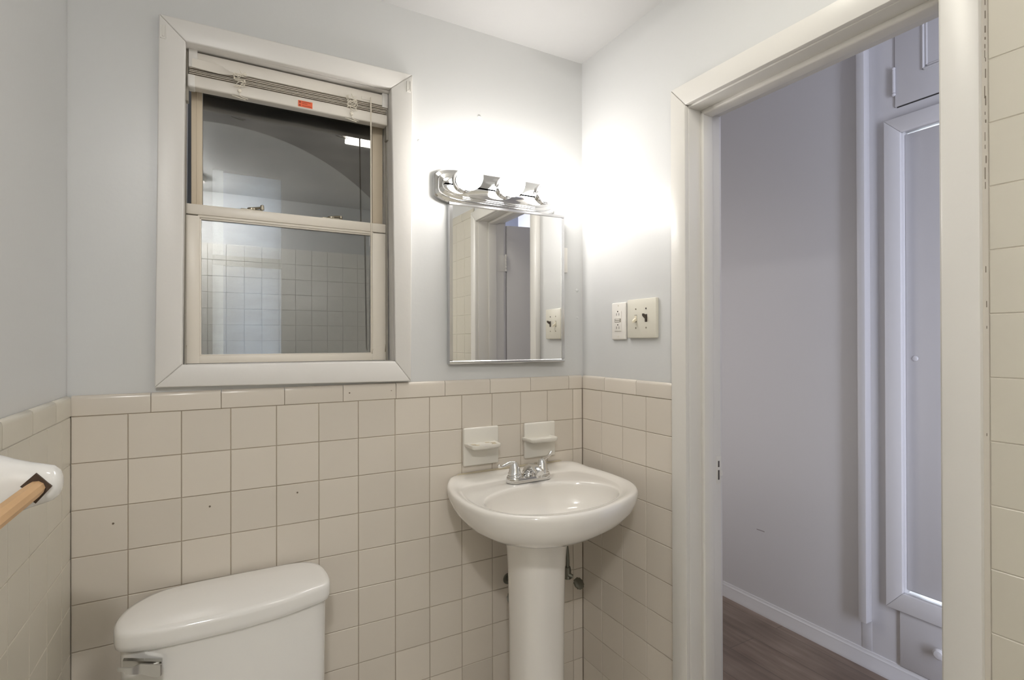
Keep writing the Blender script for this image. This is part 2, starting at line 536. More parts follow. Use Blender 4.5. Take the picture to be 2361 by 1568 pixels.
# ------------------------------------------------------------------ doorway casing and jamb
tr = setting('trim_1', label='white painted doorway casing and jamb', cat='door frame')
cf = -0.014
def quadx(mb, pts, x0, x1, bev):      # pts = (y, z) of a board lying on the wall
    mb.prism([(x0, y, z) for y, z in pts], [(x1, y, z) for y, z in pts], bev=bev)
co, ci, zo, zi = -0.4485, -0.5035, 2.0830, 2.0195
ro, ri = -1.1590, -1.1015
m = MB(); quadx(m, [(co, 0.0), (co, zo), (ci, zi), (ci, 0.0)], cf, 0.0084, 0.004); m.build('casing', M_trim, tr)
m = MB(); quadx(m, [(ro, 0.0), (ri, 0.0), (ri, zi - 0.004), (ro, zo - 0.010)], cf, 0.0084, 0.004); m.build('casing', M_trim, tr)
m = MB(); quadx(m, [(co - 0.0004, zo), (ro, zo - 0.010), (ri, zi - 0.004), (ci - 0.0004, zi)], cf, 0.0084, 0.004); m.build('casing', M_trim, tr)
m = MB()
m.box(0.0, WT + 0.003, DY0 - 0.008, DY0 + 0.02, 0, DZ + 0.02, bev=0.002)
m.box(0.046, 0.088, DY0 - 0.019, DY0 - 0.006, 0, DZ, bev=0.004, seg=3)
m.build('jamb', M_trim, tr)
m = MB()
m.box(0.0, WT + 0.003, DY1 - 0.02, DY1 + 0.004, 0, DZ + 0.02, bev=0.002)
m.box(0.046, 0.088, DY1 + 0.003, DY1 + 0.015, 0, DZ, bev=0.004, seg=3)
m.build('jamb', M_trim, tr)
m = MB()
m.box(0.0, WT + 0.003, DY1 - 0.02, DY0 + 0.02, DZ, DZ + 0.02, bev=0.002)
m.box(0.046, 0.088, DY1, DY0, DZ - 0.013, DZ + 0.003, bev=0.006, seg=4)
m.build('head_jamb', M_trim, tr)
m = MB()
hx0, hx1 = WT + 0.0005, WT + 0.0165
m = MB(); quadx(m, [(-1.16, 0), (-1.1055, 0), (-1.1055, 2.025), (-1.16, 2.085)], hx0, hx1, 0.003); m.build('casing', M_halltrim, tr)
m = MB()
quadx(m, [(-0.44, 0), (-0.44, 2.085), (-0.50, 2.025), (-0.50, 0)], hx0, hx1, 0.003); m.build('casing', M_halltrim, tr)
m = MB(); quadx(m, [(-0.44, 2.085), (-1.16, 2.085), (-1.10, 2.025), (-0.50, 2.025)], hx0, hx1, 0.003); m.build('casing', M_halltrim, tr)
# strike plate: two dark keeper holes and a bent tongue
m = MB(); m.box(0.1085, WT + 0.0036, DY0 - 0.0088, DY0 - 0.007, 0.935, 1.015, bev=0.0004)
m.box(WT + 0.001, WT + 0.009, DY0 - 0.0095, DY0 - 0.0085, 0.956, 0.972)
m.build('strike_plate', M_trim, tr)
for z, h in ((0.992, 0.018), (0.960, 0.028)):
    m = MB(); m.box(0.1150, 0.1205, DY0 - 0.0096, DY0 - 0.0082, z - h / 2, z + h / 2)
    m.build('keeper_hole', M_slot, tr)

# ------------------------------------------------------------------ open bathroom door, swung into the hall
d = setting('door_1', (WT + 0.02, -1.115, 0), label='flat white bathroom door swung open into the hall', cat='door')
m = MB(); m.box(0.1455, 0.748, -1.137, -1.1035, 0.012, 2.005, bev=0.002)
leaf = m.build('door_leaf', M_halltrim, d)
for z in (1.79, 0.25):
    m = MB()
    for k in range(5):
        z0 = z - 0.045 + k * 0.018
        m.lathe([(0.0, z0), (0.0052, z0 + 0.0006), (0.0052, z0 + 0.0168), (0.0, z0 + 0.0174)], (0.138, -1.0965, 0), (0, 0, 1), n=14)
    m.ball((0.138, -1.0965, z + 0.048), 0.0042, n=10, m=8)
    m.box(0.0885, 0.1345, -1.0955, -1.0935, z - 0.045, z + 0.045, bev=0.0004)
    m.build('hinge', M_trim, d)
m = MB(); m.lathe([(0.0, 0.0), (0.026, 0.0), (0.026, 0.004), (0.011, 0.008), (0.011, 0.03), (0.026, 0.042), (0.027, 0.055), (0.015, 0.064), (0.0, 0.065)],
                  (0.69, -1.1035, 0.965), (0, 1, 0), n=24)
m.build('door_knob', M_chrome, d)

# ------------------------------------------------------------------ window
w = setting('window_1', (-0.97, 0.03, 1.29), label='double hung window in a wide painted casing', cat='window')
YF = -0.014
O = [(-1.2929, 2.1631), (-0.6464, 2.1702), (-0.6536, 1.2327), (-1.3019, 1.2419)]
I = [(-1.2368, 2.1092), (-0.7130, 2.1140), (-0.7019, 1.2945), (-1.2455, 1.2968)]
def quady(mb, pts, y0, y1, bev):
    mb.prism([(x, y0, z) for x, z in pts], [(x, y1, z) for x, z in pts], bev=bev, seg=3)
for k in range(4):
    a, b = k, (k + 1) % 4
    m = MB(); quady(m, [O[a], O[b], I[b], I[a]], YF, 0.0078, 0.0035)
    m.build('casing', M_casing, w)
m = MB()   # jamb lining
m.prism([(-1.262, 0.0075, 1.278), (-1.2455, 0.0075, 1.278), (-1.2375, 0.0075, 2.125), (-1.262, 0.0075, 2.125)],
        [(-1.262, 0.135, 1.278), (-1.2455, 0.135, 1.278), (-1.2385, 0.135, 2.125), (-1.262, 0.135, 2.125)])
m.prism([(-0.690, 0.0075, 1.278), (-0.702, 0.0075, 1.278), (-0.7115, 0.0075, 2.125), (-0.690, 0.0075, 2.125)],
        [(-0.690, 0.135, 1.278), (-0.704, 0.135, 1.278), (-0.7115, 0.135, 2.125), (-0.690, 0.135, 2.125)])
m.box(-1.262, -0.690, 0.0075, 0.135, 2.112, 2.132)
m.build('jamb', M_casing, w)
m = MB(); m.box(-1.255, -0.695, 0.0078, 0.150, 1.278, 1.2955, bev=0.002)
m.build('sill', M_casing, w)
# tracks
m = MB()
for x0, x1 in ((-1.2435, -1.2395), (-0.7130, -0.7085)):
    m.box(x0, x1, 0.046, 0.054, 1.2955, 2.112)
    m.box(x0, x1, 0.0805, 0.0828, 1.2955, 2.112)
m.box(-1.2435, -1.2330, 0.030, 0.052, 1.978, 2.112, bev=0.001)
m.box(-0.7165, -0.7085, 0.030, 0.052, 1.972, 2.112, bev=0.001)
m.build('sash_track', M_track, w)
# lower sash
LX0, LX1, LZ0, LZ1 = -1.2425, -0.7105, 1.2965, 1.7185
GX0, GX1, GZ0, GZ1 = -1.2095, -0.7535, 1.3172, 1.6845
ls = MB()
ls.box(LX0, GX0, 0.056, 0.080, LZ0, LZ1 - 0.030, bev=0.002)
ls.box(GX1, LX1, 0.056, 0.080, LZ0, LZ1 - 0.030, bev=0.002)
ls.box(GX0 - 0.001, GX1 + 0.001, 0.0565, 0.080, LZ0, GZ0, bev=0.002)
ls.box(LX0, LX1, 0.055, 0.081, LZ1 - 0.027, LZ1, bev=0.002)          # top rail
ls.box(GX0 - 0.004, GX1 + 0.004, 0.0585, 0.079, GZ1, LZ1 - 0.026, bev=0.002)
for x0, x1 in ((GX0 - 0.001, GX0 + 0.004), (GX1 - 0.004, GX1 + 0.001)):
    ls.box(x0, x1, 0.062, 0.070, GZ0, GZ1, bev=0.001)                # glazing beads
ls.box(GX0, GX1, 0.062, 0.070, GZ1 - 0.004, GZ1 + 0.001, bev=0.001)
ls.box(GX0, GX1, 0.062, 0.070, GZ0 - 0.001, GZ0 + 0.003, bev=0.001)
lso = ls.build('lower_sash', M_sash, w)
m = MB(); m.box(GX0 + 0.001, GX1 - 0.001, 0.0700, 0.0702, GZ0, GZ1)
m.build('window_pane', M_glass, lso)
for x in (-1.2412, -0.7125):
    m = MB(); m.tube([(x + 0.001, 0.0545, 1.345), (x - 0.0005, 0.0540, 1.330), (x - 0.001, 0.0550, 1.322)], 0.0018, n=8)
    m.build('tilt_latch', M_lock, lso)
# upper sash, behind
us_ = MB()
UX0, UX1, HX0_, HX1_ = -1.2385, -0.7125, -1.2035, -0.7465
us_.box(UX0 + 0.009, HX0_, 0.083, 0.110, 1.690, 2.112, bev=0.002)
us_.box(HX1_, UX1 - 0.001, 0.083, 0.110, 1.690, 2.112, bev=0.002)
us_.box(HX0_ - 0.001, HX1_ + 0.001, 0.0835, 0.110, 1.690, 1.722, bev=0.002)
us_.box(HX0_ - 0.001, HX1_ + 0.001, 0.0835, 0.110, 2.080, 2.112, bev=0.002)
us_.box(HX0_ - 0.014, HX0_ - 0.011, 0.0815, 0.085, 1.722, 2.08, bev=0.001)
uso = us_.build('upper_sash', M_tan, w)
m = MB(); m.box(HX0_ + 0.001, HX1_ - 0.001, 0.0960, 0.0962, 1.722, 2.08)
m.build('window_pane', M_glass, uso)
for lx in (-1.085, -0.872):
    m = MB()
    m.box(lx - 0.027, lx + 0.027, 0.059, 0.079, LZ1 - 0.001, LZ1 + 0.0035, bev=0.0015)
    m.lathe([(0.011, 0), (0.011, 0.004), (0.007, 0.006), (0, 0.006)], (lx, 0.069, LZ1 + 0.003), (0, 0, 1), n=16)
    m.tube([(lx, 0.067, LZ1 + 0.007), (lx + 0.015, 0.063, LZ1 + 0.008), (lx + 0.024, 0.062, LZ1 + 0.010)], 0.0035, n=8)
    m.lathe([(0.0, 0), (0.0055, 0.001), (0.0045, 0.008 if lx > -1 else 0.014), (0.0, 0.010 if lx > -1 else 0.016)], (lx + 0.026, 0.062, LZ1 + 0.003), (0, 0, 1), n=12)
    m.build('sash_lock', M_lock, w)

# leftover curtain brackets, painted over
for (bx, bz, lab) in ((-1.2835, 2.120, 'white painted-over curtain bracket at upper left of the window casing'),
                      (-0.6600, 2.130, 'white painted-over curtain bracket at upper right of the window casing')):
    m = MB()
    m.box(bx - 0.006, bx + 0.006, YF - 0.0015, YF + 0.001, bz - 0.017, bz + 0.017, bev=0.0006)
    m.box(bx - 0.0065, bx - 0.004, YF - 0.005, YF, bz - 0.017, bz + 0.014, bev=0.0006)
    m.box(bx + 0.0045, bx + 0.0065, YF - 0.004, YF, bz - 0.015, bz + 0.016, bev=0.0006)
    m.ball((bx, YF - 0.002, bz - 0.011), 0.0026, n=10, m=6)
    o = m.build('curtain_bracket', M_trim)
    tag(o, lab, 'bracket', group='painted curtain brackets')

# ------------------------------------------------------------------ venetian blind, pulled right up
bl = thing('venetian_blind', (-0.974, 0.018, 2.0), 'white venetian blind pulled right up at the top of the window', 'blind')
BX0, BX1 = -1.2345, -0.7145
m = MB(); m.box(BX0 + 0.018, BX1, 0.008, 0.040, 2.0655, 2.0985, bev=0.002)
m.box(BX1 - 0.078, BX1 - 0.050, 0.0065, 0.009, 2.071, 2.079)
m.build('headrail', M_blind, bl)
m = MB(); m.box(BX0 + 0.002, BX0 + 0.022, 0.006, 0.042, 2.058, 2.106, bev=0.002)
m.build('mounting_bracket', M_casing, bl)
m = MB(); m.box(BX1 - 0.016, BX1 + 0.002, 0.006, 0.042, 2.060, 2.104, bev=0.002)
m.build('mounting_bracket', M_casing, bl)
def slat(z, sag, y0=0.0075, y1=0.034):
    mb = MB()
    n = 25
    rings = []
    for k in range(n):
        x = BX0 + 0.003 + (BX1 - BX0 - 0.005) * k / (n - 1)
        t = k / (n - 1)
        dz = -sag * math.sin(PI * t)
        rings.append([Vector((x, y, z + dz + 0.0016 * (1 - ((y - (y0 + y1) / 2) / ((y1 - y0) / 2)) ** 2) + e))
                      for y, e in ((y0, 0), ((y0 + y1) / 2, 0), (y1, 0), (y1, -0.0014), ((y0 + y1) / 2, -0.0014), (y0, -0.0014))])
    mb.loft(rings)
    return mb
for k in range(6):
    slat(2.0385 + k * 0.0046, 0.0003 * k, 0.0065 + random.uniform(0, .003)).build('slat', M_slat, bl)
# one bent slat sticking out at the left end
m = MB(); rings = []
for k in range(16):
    t = k / 15
    x = BX0 + 0.010 + 0.130 * t
    a = math.radians(82 * (1 - max(0, (t - 0.45) / 0.55) ** 1.2))
    c = Vector((x, 0.016 - 0.016 * (1 - t) ** 0.5, 2.066 - 0.002 * t))
    dv = Vector((0, math.cos(a), math.sin(a))) * 0.0125
    nv = Vector((0, -math.sin(a), math.cos(a))) * 0.0004
    rings.append([c - dv - nv, c + dv - nv, c + dv + nv, c - dv + nv])
m.loft(rings); m.build('bent_slat', M_blind, bl)
m = MB(); m.box(BX0 + 0.001, BX1 - 0.0005, 0.003, 0.036, 2.0055, 2.0365, bev=0.004, seg=3)
br = m.build('bottom_rail', M_blind, bl)
m = MB(); m.box(BX0, BX0 + 0.0175, 0.002, 0.037, 2.0045, 2.0375, bev=0.004, seg=3)
m.build('end_cap', M_casing, br)
m = MB(); m.box(-0.9695, -0.9315, 0.0022, 0.0035, 2.0095, 2.0270)
lb = m.build('warning_sticker', M_orange, bl)
m = MB()
m.box(-0.9675, -0.9625, 0.0018, 0.0030, 2.0200, 2.0245); m.box(-0.9675, -0.9630, 0.0018, 0.0030, 2.0115, 2.0155)
for z, x1 in ((2.0230, -0.936), (2.0185, -0.945), (2.0125, -0.935)):
    m.box(-0.9590, x1, 0.0018, 0.0030, z, z + 0.0014)
m.build('sticker_print', M_print, lb)
for cx, seed in ((-1.1155, 3), (-0.822, 5)):
    rnd = random.Random(seed)
    m = MB()
    for j in range(5):
        pts = []
        a0 = rnd.uniform(0, 6)
        for k in range(30):
            t = k / 29
            pts.append((cx + 0.015 * math.sin(a0 + 9 * t + j) * rnd.uniform(0.75, 1.1), 0.0005 - 0.0035 * abs(math.cos(a0 + 7 * t)) - 0.0012 * (j % 3),
                        2.066 - 0.035 * t + 0.005 * math.sin(a0 * 2 + 15 * t)))
        m.tube(crom(pts, 3, closed=False), 0.0007, n=6)
    m.tube([(cx - 0.001, 0.002, 2.078), (cx + 0.004, 0.001, 2.066)], 0.0009, n=6)
    m.tube(crom([(cx + 0.004, -0.001, 2.035), (cx - 0.002, 0.0015, 2.026), (cx - 0.001, 0.0012, 2.012), (cx + 0.003, 0.001, 2.004), (cx + 0.02, 0.004, 2.0015)], 4, closed=False), 0.0009, n=6)
    m.ball((cx - 0.001, 0.000, 2.018), 0.0050, n=12, m=8, sc=(1, 0.6, 1))
    m.tube(crom([(cx - 0.018, 0.004, 2.003), (cx - 0.008, 0.002, 2.0015), (cx + 0.002, 0.003, 1.9995), (cx + 0.014, 0.003, 1.998)], 4, closed=False), 0.0012, n=6)
    m.build('cord_tangle', M_cord, bl)
m = MB()
m.tube([(-0.7655, 0.004, 2.080), (-0.7655, 0.0025, 2.074), (-0.7660, 0.002, 2.066)], 0.0014, n=8)
m.tube([(-0.7660, 0.002, 2.068), (-0.7640, 0.010, 1.78), (-0.7610, 0.016, 1.45), (-0.7600, 0.018, 1.325)], 0.0022, n=8)
m.tube([(-0.7600, 0.018, 1.325), (-0.7585, 0.016, 1.318), (-0.7565, 0.017, 1.322)], 0.0015, n=8)
m.build('tilt_wand', M_wand, bl)

bl.location.y += 0.018; bl.location.z += 0.008

# ------------------------------------------------------------------ air shaft outside, with the neighbour's window
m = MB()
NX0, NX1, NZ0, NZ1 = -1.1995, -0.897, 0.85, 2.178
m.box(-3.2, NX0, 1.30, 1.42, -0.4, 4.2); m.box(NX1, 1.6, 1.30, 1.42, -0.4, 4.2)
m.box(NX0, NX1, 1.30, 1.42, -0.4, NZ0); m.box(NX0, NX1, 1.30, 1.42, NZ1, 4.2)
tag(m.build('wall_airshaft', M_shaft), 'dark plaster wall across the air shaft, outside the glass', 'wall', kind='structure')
nw = setting('window_2', (-1.05, 1.36, NZ0), label='pale window across the air shaft', cat='window')
m = MB(); m.box(NX0, NX0 + 0.045, 1.312, 1.40, NZ0, NZ1); m.build('stucco_reveal', M_stucco, nw)
m = MB(); m.box(NX0 + 0.045, NX1, 1.34, 1.40, NZ0, NZ1); m.build('window_shade', M_shade, nw)
m = MB(); m.box(NX0, NX1, 1.304, 1.34, 1.7235, 1.7700, bev=0.003); m.build('sash_bar', M_bar, nw)
m = MB(); m.box(-3.2, XL - 0.14, 0.008, 0.13, -0.4, 2.8); m.box(-3.2, 0.008, 0.131, 0.16, ZCEIL, 4.2)
tag(m.build('wall_outer', M_outer), 'outer face of the building around the window', 'wall', kind='structure')

# ------------------------------------------------------------------ vanity light
vl = thing('vanity_light', (-0.349, 0.008, 1.849), 'chrome vanity light bar with three lit globe bulbs above the mirror', 'light')
def plate_outline(hl, hh, c):
    pts = []
    ax, az = 0.085, 0.028     # end chamfer, swept
    base = [(-hl, -hh + az), (-hl, hh - az)]
    n = 7
    def corner(sx, sz, rev):
        q = []
        for k in range(n):
            a = (PI / 2) * k / (n - 1)
            q.append((sx * (hl - ax + ax * math.cos(a)), sz * (hh - az + az * math.sin(a))))
        return q[::-1] if rev else q
    pts = corner(1, 1, False) + corner(-1, 1, True) + corner(-1, -1, False) + corner(1, -1, True)
    return [(c[0] + x, c[1] + z) for x, z in pts]
cc = (-0.349, 1.849)
rings = []
for ins, y in ((0, 0.0079), (0, -0.006), (0.003, -0.010), (0.010, -0.0115), (0.012, -0.018), (0.021, -0.0195), (0.0225, -0.024), (0.030, -0.026)):
    rings.append([Vector((x, y, z)) for x, z in plate_outline(0.227 - ins, 0.0555 - ins, cc)])
m = MB(); m.loft(rings)
for dz in (-0.0345, -0.0395):
    m.box(cc[0] - 0.135, cc[0] + 0.135, -0.0215, -0.019, cc[1] + dz - 0.0010, cc[1] + dz + 0.0010, bev=0.0006)
m.build('backplate', M_chrome, vl, angle=25)
for bx in (-0.487, -0.3366, -0.1845):
    m = MB(); m.ball((bx, -0.083, 1.8615), 0.0405, n=40, m=24)
    m.lathe([(0.020, 0), (0.021, 0.02)], (bx, -0.052, 1.8615), (0, -1, 0), n=24)
    b_ = m.build('globe_bulb', M_bulb, vl)
    m = MB(); m.lathe([(0.0, 0.0), (0.036, 0.0), (0.037, 0.004), (0.033, 0.008), (0.031, 0.018), (0.026, 0.020), (0.0, 0.020)], (bx, -0.0255, 1.8615), (0, -1, 0), n=32)
    m.build('socket_cup', M_chrome, b_)

# ------------------------------------------------------------------ mirror (medicine cabinet door, standing slightly off the wall at its right)
MX0, MX1, MZ0, MZ1 = -0.5265, -0.1000, 1.2810, 1.7985
def my(x):                      # front face of the slightly bowed mirror door
    t = (x - MX0) / (MX1 - MX0)
    return -0.0125 - (MX1 - MX0) * (math.tan(math.radians(1.25)) * t + (math.tan(math.radians(3.9)) - math.tan(math.radians(1.25))) * t * t / 2)
mi = thing('mirror', (-0.313, 0.008, MZ0), 'rectangular chrome-edged mirror above the sink', 'mirror')
m = MB()
fw = 0.0105
def fbar(x0, x1, z0, z1):
    n = 9
    rings = []
    for k in range(n):
        x = x0 + (x1 - x0) * k / (n - 1)
        y = my(x)
        rings.append([Vector((x, 0.0078, z0)), Vector((x, y + 0.002, z0)), Vector((x, y, z0 + 0.002)), Vector((x, y, z1 - 0.002)), Vector((x, y + 0.002, z1)), Vector((x, 0.0078, z1))])
    m.loft(rings)
fbar(MX0, MX1, MZ1 - fw, MZ1); fbar(MX0, MX1, MZ0, MZ0 + fw)
fbar(MX0, MX0 + fw, MZ0 + fw, MZ1 - fw); fbar(MX1 - fw, MX1, MZ0 + fw, MZ1 - fw)
m.build('mirror_frame', M_alu, mi)
m = MB(); n = 40
g0 = [Vector((x, my(x) + 0.0022, MZ0 + fw - 0.001)) for x in [MX0 + fw - 0.001 + (MX1 - MX0 - 2 * fw + 0.002) * k / n for k in range(n + 1)]]
m.loft([g0, [p + Vector((0, 0, MZ1 - MZ0 - 2 * fw + 0.002)) for p in g0]], caps=(False, False), closed=False)
m.build('mirror_glass', M_mirror, mi, angle=180)

# white plate on the wall peeping out right of the mirror
m = MB(); m.box(-0.104, -0.0665, -0.004, 0.0082, 1.601, 1.690, bev=0.002)
tag(m.build('wall_plate', M_plate), 'small white cover plate on the wall, half hidden behind right edge of the mirror', 'wall plate')

# ------------------------------------------------------------------ outlet and switch
ot = thing('electrical_outlet', (0.008, -0.2015, 1.42), 'narrow white outlet plate, left of the double switch', 'outlet')
m = MB(); m.box(-0.0005, 0.0082, -0.2362, -0.1666, 1.3585, 1.4820, bev=0.004, seg=3); m.build('cover_plate', M_plate, ot)
m = MB(); m.box(-0.0028, 0.001, -0.2180, -0.1850, 1.3865, 1.4535, bev=0.001); rc = m.build('receptacle', M_plate, ot)
for zc in (1.4425, 1.398):
    for yy in (-0.1955, -0.2075):
        m = MB(); m.box(-0.0031, -0.0020, yy - 0.0009, yy + 0.0009, zc - 0.0042, zc + 0.0042); m.build('slot', M_slot, rc)
    m = MB(); m.lathe([(0.0024, 0), (0.0024, 0.0008), (0, 0.0008)], (-0.0025, -0.2015, zc + 0.0095), (-1, 0, 0), n=12); m.build('slot', M_slot, rc)
m = MB(); m.box(-0.0031, -0.002, -0.2170, -0.1860, 1.4165, 1.4285); m.build('button_well', M_track, rc)
for zc in (1.4252, 1.4195):
    m = MB(); m.box(-0.0042, -0.002, -0.2110, -0.1890, zc - 0.0018, zc + 0.0018, bev=0.0005); m.build('button', M_plate, rc)
for zc in (1.3685, 1.4720):
    m = MB(); m.lathe([(0.0026, 0), (0.0024, 0.0010), (0, 0.0012)], (-0.0004, -0.2015, zc), (-1, 0, 0), n=12); m.build('screw', M_plateb, ot)
sw = thing('light_switch', (0.008, -0.314, 1.425), 'large ivory two-gang switch plate beside the doorway', 'switch')
m = MB(); m.box(-0.0045, 0.0082, -0.3792, -0.2490, 1.3630, 1.4868, bev=0.0035, seg=2); m.build('cover_plate', M_plateb, sw)
for yy, mm, up, lab in ((-0.2905, M_ivory, False, 'ivory toggle flipped down'), (-0.3365, M_brown, True, 'dark brown toggle flipped up')):
    m = MB(); m.box(-0.0049, -0.003, yy - 0.0052, yy + 0.0052, 1.4130, 1.4370); m.build('toggle_slot', M_slot if up else M_track, sw)
    s = 1 if up else -1
    zc = 1.425
    m = MB()
    m.loft([[Vector((x, yy + a * 0.0042 * k, zc + b * 0.0048 * k + off)) for a, b in ((-1, -1), (1, -1), (1, 1), (-1, 1))]
            for x, off, k in ((-0.0035, s * 0.0010, 1.0), (-0.009, s * 0.0050, 0.95), (-0.016, s * 0.0095, 0.85), (-0.0185, s * 0.0108, 0.6))])
    m.box(-0.0062, -0.003, yy - 0.0046, yy + 0.0046, 1.4150 if up else 1.4165, 1.4335 if up else 1.4345, bev=0.001)
    tag(m.build('toggle', mm, sw), lab)
    for zz in (1.395, 1.455):
        m = MB(); m.lathe([(0.0027, 0), (0.0025, 0.0010), (0, 0.0012)], (-0.0044, yy, zz), (-1, 0, 0), n=12); m.build('screw', M_slot if (up and zz > 1.42) else M_lock, sw)

# ------------------------------------------------------------------ ceramic fittings over the sink
def ceramic(name, x0, x1, z0, z1, sx0, sx1, sz, label, cat, holes):
    t = thing(name, ((x0 + x1) / 2, 0.0, z0), label, cat)
    mb = MB(); mb.box(x0, x1, -0.0125, -0.0003, z0, z1, bev=0.005, seg=3)
    mb.build('back_plate', M_porcd, t)
    mb = MB()
    D = 0.070
    n = 8
    outl = []
    r = 0.012
    outl += [(sx0, -0.009)]
    for k in range(n):
        a = PI + (PI / 2) * k / (n - 1)
        outl.append((sx0 + 0.004 + r + r * math.cos(a), -D + r + r * math.sin(a)))
    for k in range(n):
        a = 1.5 * PI + (PI / 2) * k / (n - 1)
        outl.append((sx1 - 0.004 - r + r * math.cos(a), -D + r + r * math.sin(a)))
    outl += [(sx1, -0.009)]
    cx, cy = (sx0 + sx1) / 2, -0.035
    def ring(s, z):
        return [Vector((cx + (x - cx) * s, min(-0.009, cy + (y - cy) * s), z)) for x, y in outl]
    rr = [ring(0.86, sz - 0.014), ring(0.97, sz - 0.010), ring(1.0, sz - 0.004), ring(0.985, sz - 0.0005), ring(0.95, sz)]
    if holes:
        rr += [ring(0.92, sz - 0.0012), ring(0.5, sz - 0.0015)]
    else:
        rr += [ring(0.91, sz - 0.0012), ring(0.86, sz - 0.0065), ring(0.5, sz - 0.0075)]
    mb.loft(rr)
    sh = mb.build('shelf', M_porcd, t, angle=50)
    if holes:
        for hx, hy, rx, ry in ((sx0 + 0.022, -0.036, 0.0080, 0.0055), (sx0 + 0.028, -0.052, 0.0080, 0.0055), (cx + 0.020, -0.026, 0.0075, 0.0050), (sx1 - 0.020, -0.036, 0.0085, 0.0060), (sx1 - 0.024, -0.053, 0.0080, 0.0055)):
            mb = MB()
            mb.loft([[Vector((hx + rx * s * math.cos(2 * PI * k / 16), hy + ry * s * math.sin(2 * PI * k / 16), sz + z)) for k in range(16)]
                     for s, z in ((1.15, -0.0018), (1.05, -0.0006), (0.95, -0.0010))])
            mb.build('brush_hole', M_stain, sh)
    return t
ceramic('toothbrush_holder', -0.4795, -0.3525, 0.9500, 1.0735, -0.478, -0.366, 1.0255, 'white ceramic toothbrush holder with brush holes, on tile above left of the sink', 'toothbrush holder', True)
ceramic('soap_dish', -0.2520, -0.1270, 0.9510, 1.0725, -0.262, -0.146, 1.0260, 'white ceramic soap dish with raised lip, on tile near the wall corner', 'soap dish', False)

# ------------------------------------------------------------------ pedestal sink
sk = thing('pedestal_sink', (-0.32, -0.22, 0), 'white pedestal sink standing in the corner under the mirror', 'sink')
RZ = 0.918
RIM = [(-0.505, -0.0015), (-0.545, -0.040), (-0.572, -0.105), (-0.588, -0.205), (-0.582, -0.300), (-0.553, -0.383), (-0.478, -0.455), (-0.370, -0.487), (-0.245, -0.470),
       (-0.110, -0.410), (-0.046, -0.325), (-0.030, -0.225), (-0.034, -0.125), (-0.052, -0.045), (-0.090, -0.0015), (-0.200, -0.0015), (-0.300, -0.0015), (-0.400, -0.0015)]
R0 = [Vector((p.x, min(p.y, -0.0012))) for p in crom(RIM, 6)]
cS = Vector((-0.315, -0.215))
YB = -0.0020
def ringS(s, z):
    return [Vector((cS.x + (p.x - cS.x) * s, min(YB, cS.y + (p.y - cS.y) * s), z)) for p in R0]
bc, ba, bb = Vector((-0.320, -0.293)), 0.212, 0.138
ANG = [math.atan2(p.y - bc.y, p.x - bc.x) for p in R0]
DECK = crom([(-0.505, -0.088), (-0.535, -0.125), (-0.552, -0.210), (-0.546, -0.300), (-0.512, -0.380), (-0.450, -0.430), (-0.365, -0.452), (-0.258, -0.440), (-0.150, -0.386), (-0.086, -0.310),
        (-0.066, -0.222), (-0.072, -0.140), (-0.098, -0.092), (-0.140, -0.082), (-0.22, -0.080), (-0.30, -0.080), (-0.38, -0.080), (-0.46, -0.081)], 5)
def polar(poly, a):
    d = Vector((math.cos(a), math.sin(a)))
    best = 0.0
    for p, q in zip(poly, poly[1:] + poly[:1]):
        e = q - p
        den = d.x * e.y - d.y * e.x
        if abs(den) < 1e-12: continue
        w = p - bc
        t = (w.x * e.y - w.y * e.x) / den
        u = (w.x * d.y - w.y * d.x) / den
        if -1e-6 <= u <= 1 + 1e-6 and t > best: best = t
    return best
RO = [polar(R0, a) for a in ANG]
RD = [polar(DECK, a) for a in ANG]
RB = [1 / math.sqrt((math.cos(a) / ba) ** 2 + (math.sin(a) / bb) ** 2) for a in ANG]
def sm(t):
    t = max(0.0, min(1.0, t)); return t * t * (3 - 2 * t)
BACK = [sm((p.y + 0.10) / 0.08) for p in R0]          # 1 along the wall edge
def rim(t, z, up=0.0):
    """t = 0 outer edge .. 1 deck edge"""
    out = []
    for a, o, dk, bk in zip(ANG, RO, RD, BACK):
        r = o + (dk - o) * t
        out.append(Vector((bc.x + r * math.cos(a), min(YB, bc.y + r * math.sin(a)), z + up * bk)))
    return out
def rimd(dist, z, up=0.0):
    out = []
    for a, o, dk, bk in zip(ANG, RO, RD, BACK):
        r = o - dist
        out.append(Vector((bc.x + r * math.cos(a), min(YB, bc.y + r * math.sin(a)), z + up * bk)))
    return out
def bowl(s, z, dy=0.0):
    return [Vector((bc.x + r * s * math.cos(a), bc.y + dy + r * s * math.sin(a), z)) for a, r in zip(ANG, RB)]
def deck(t, z):               # between deck edge and bowl edge
    return [Vector((bc.x + (d + (b - d) * t) * math.cos(a), bc.y + (d + (b - d) * t) * math.sin(a), z)) for a, d, b in zip(ANG, RD, RB)]
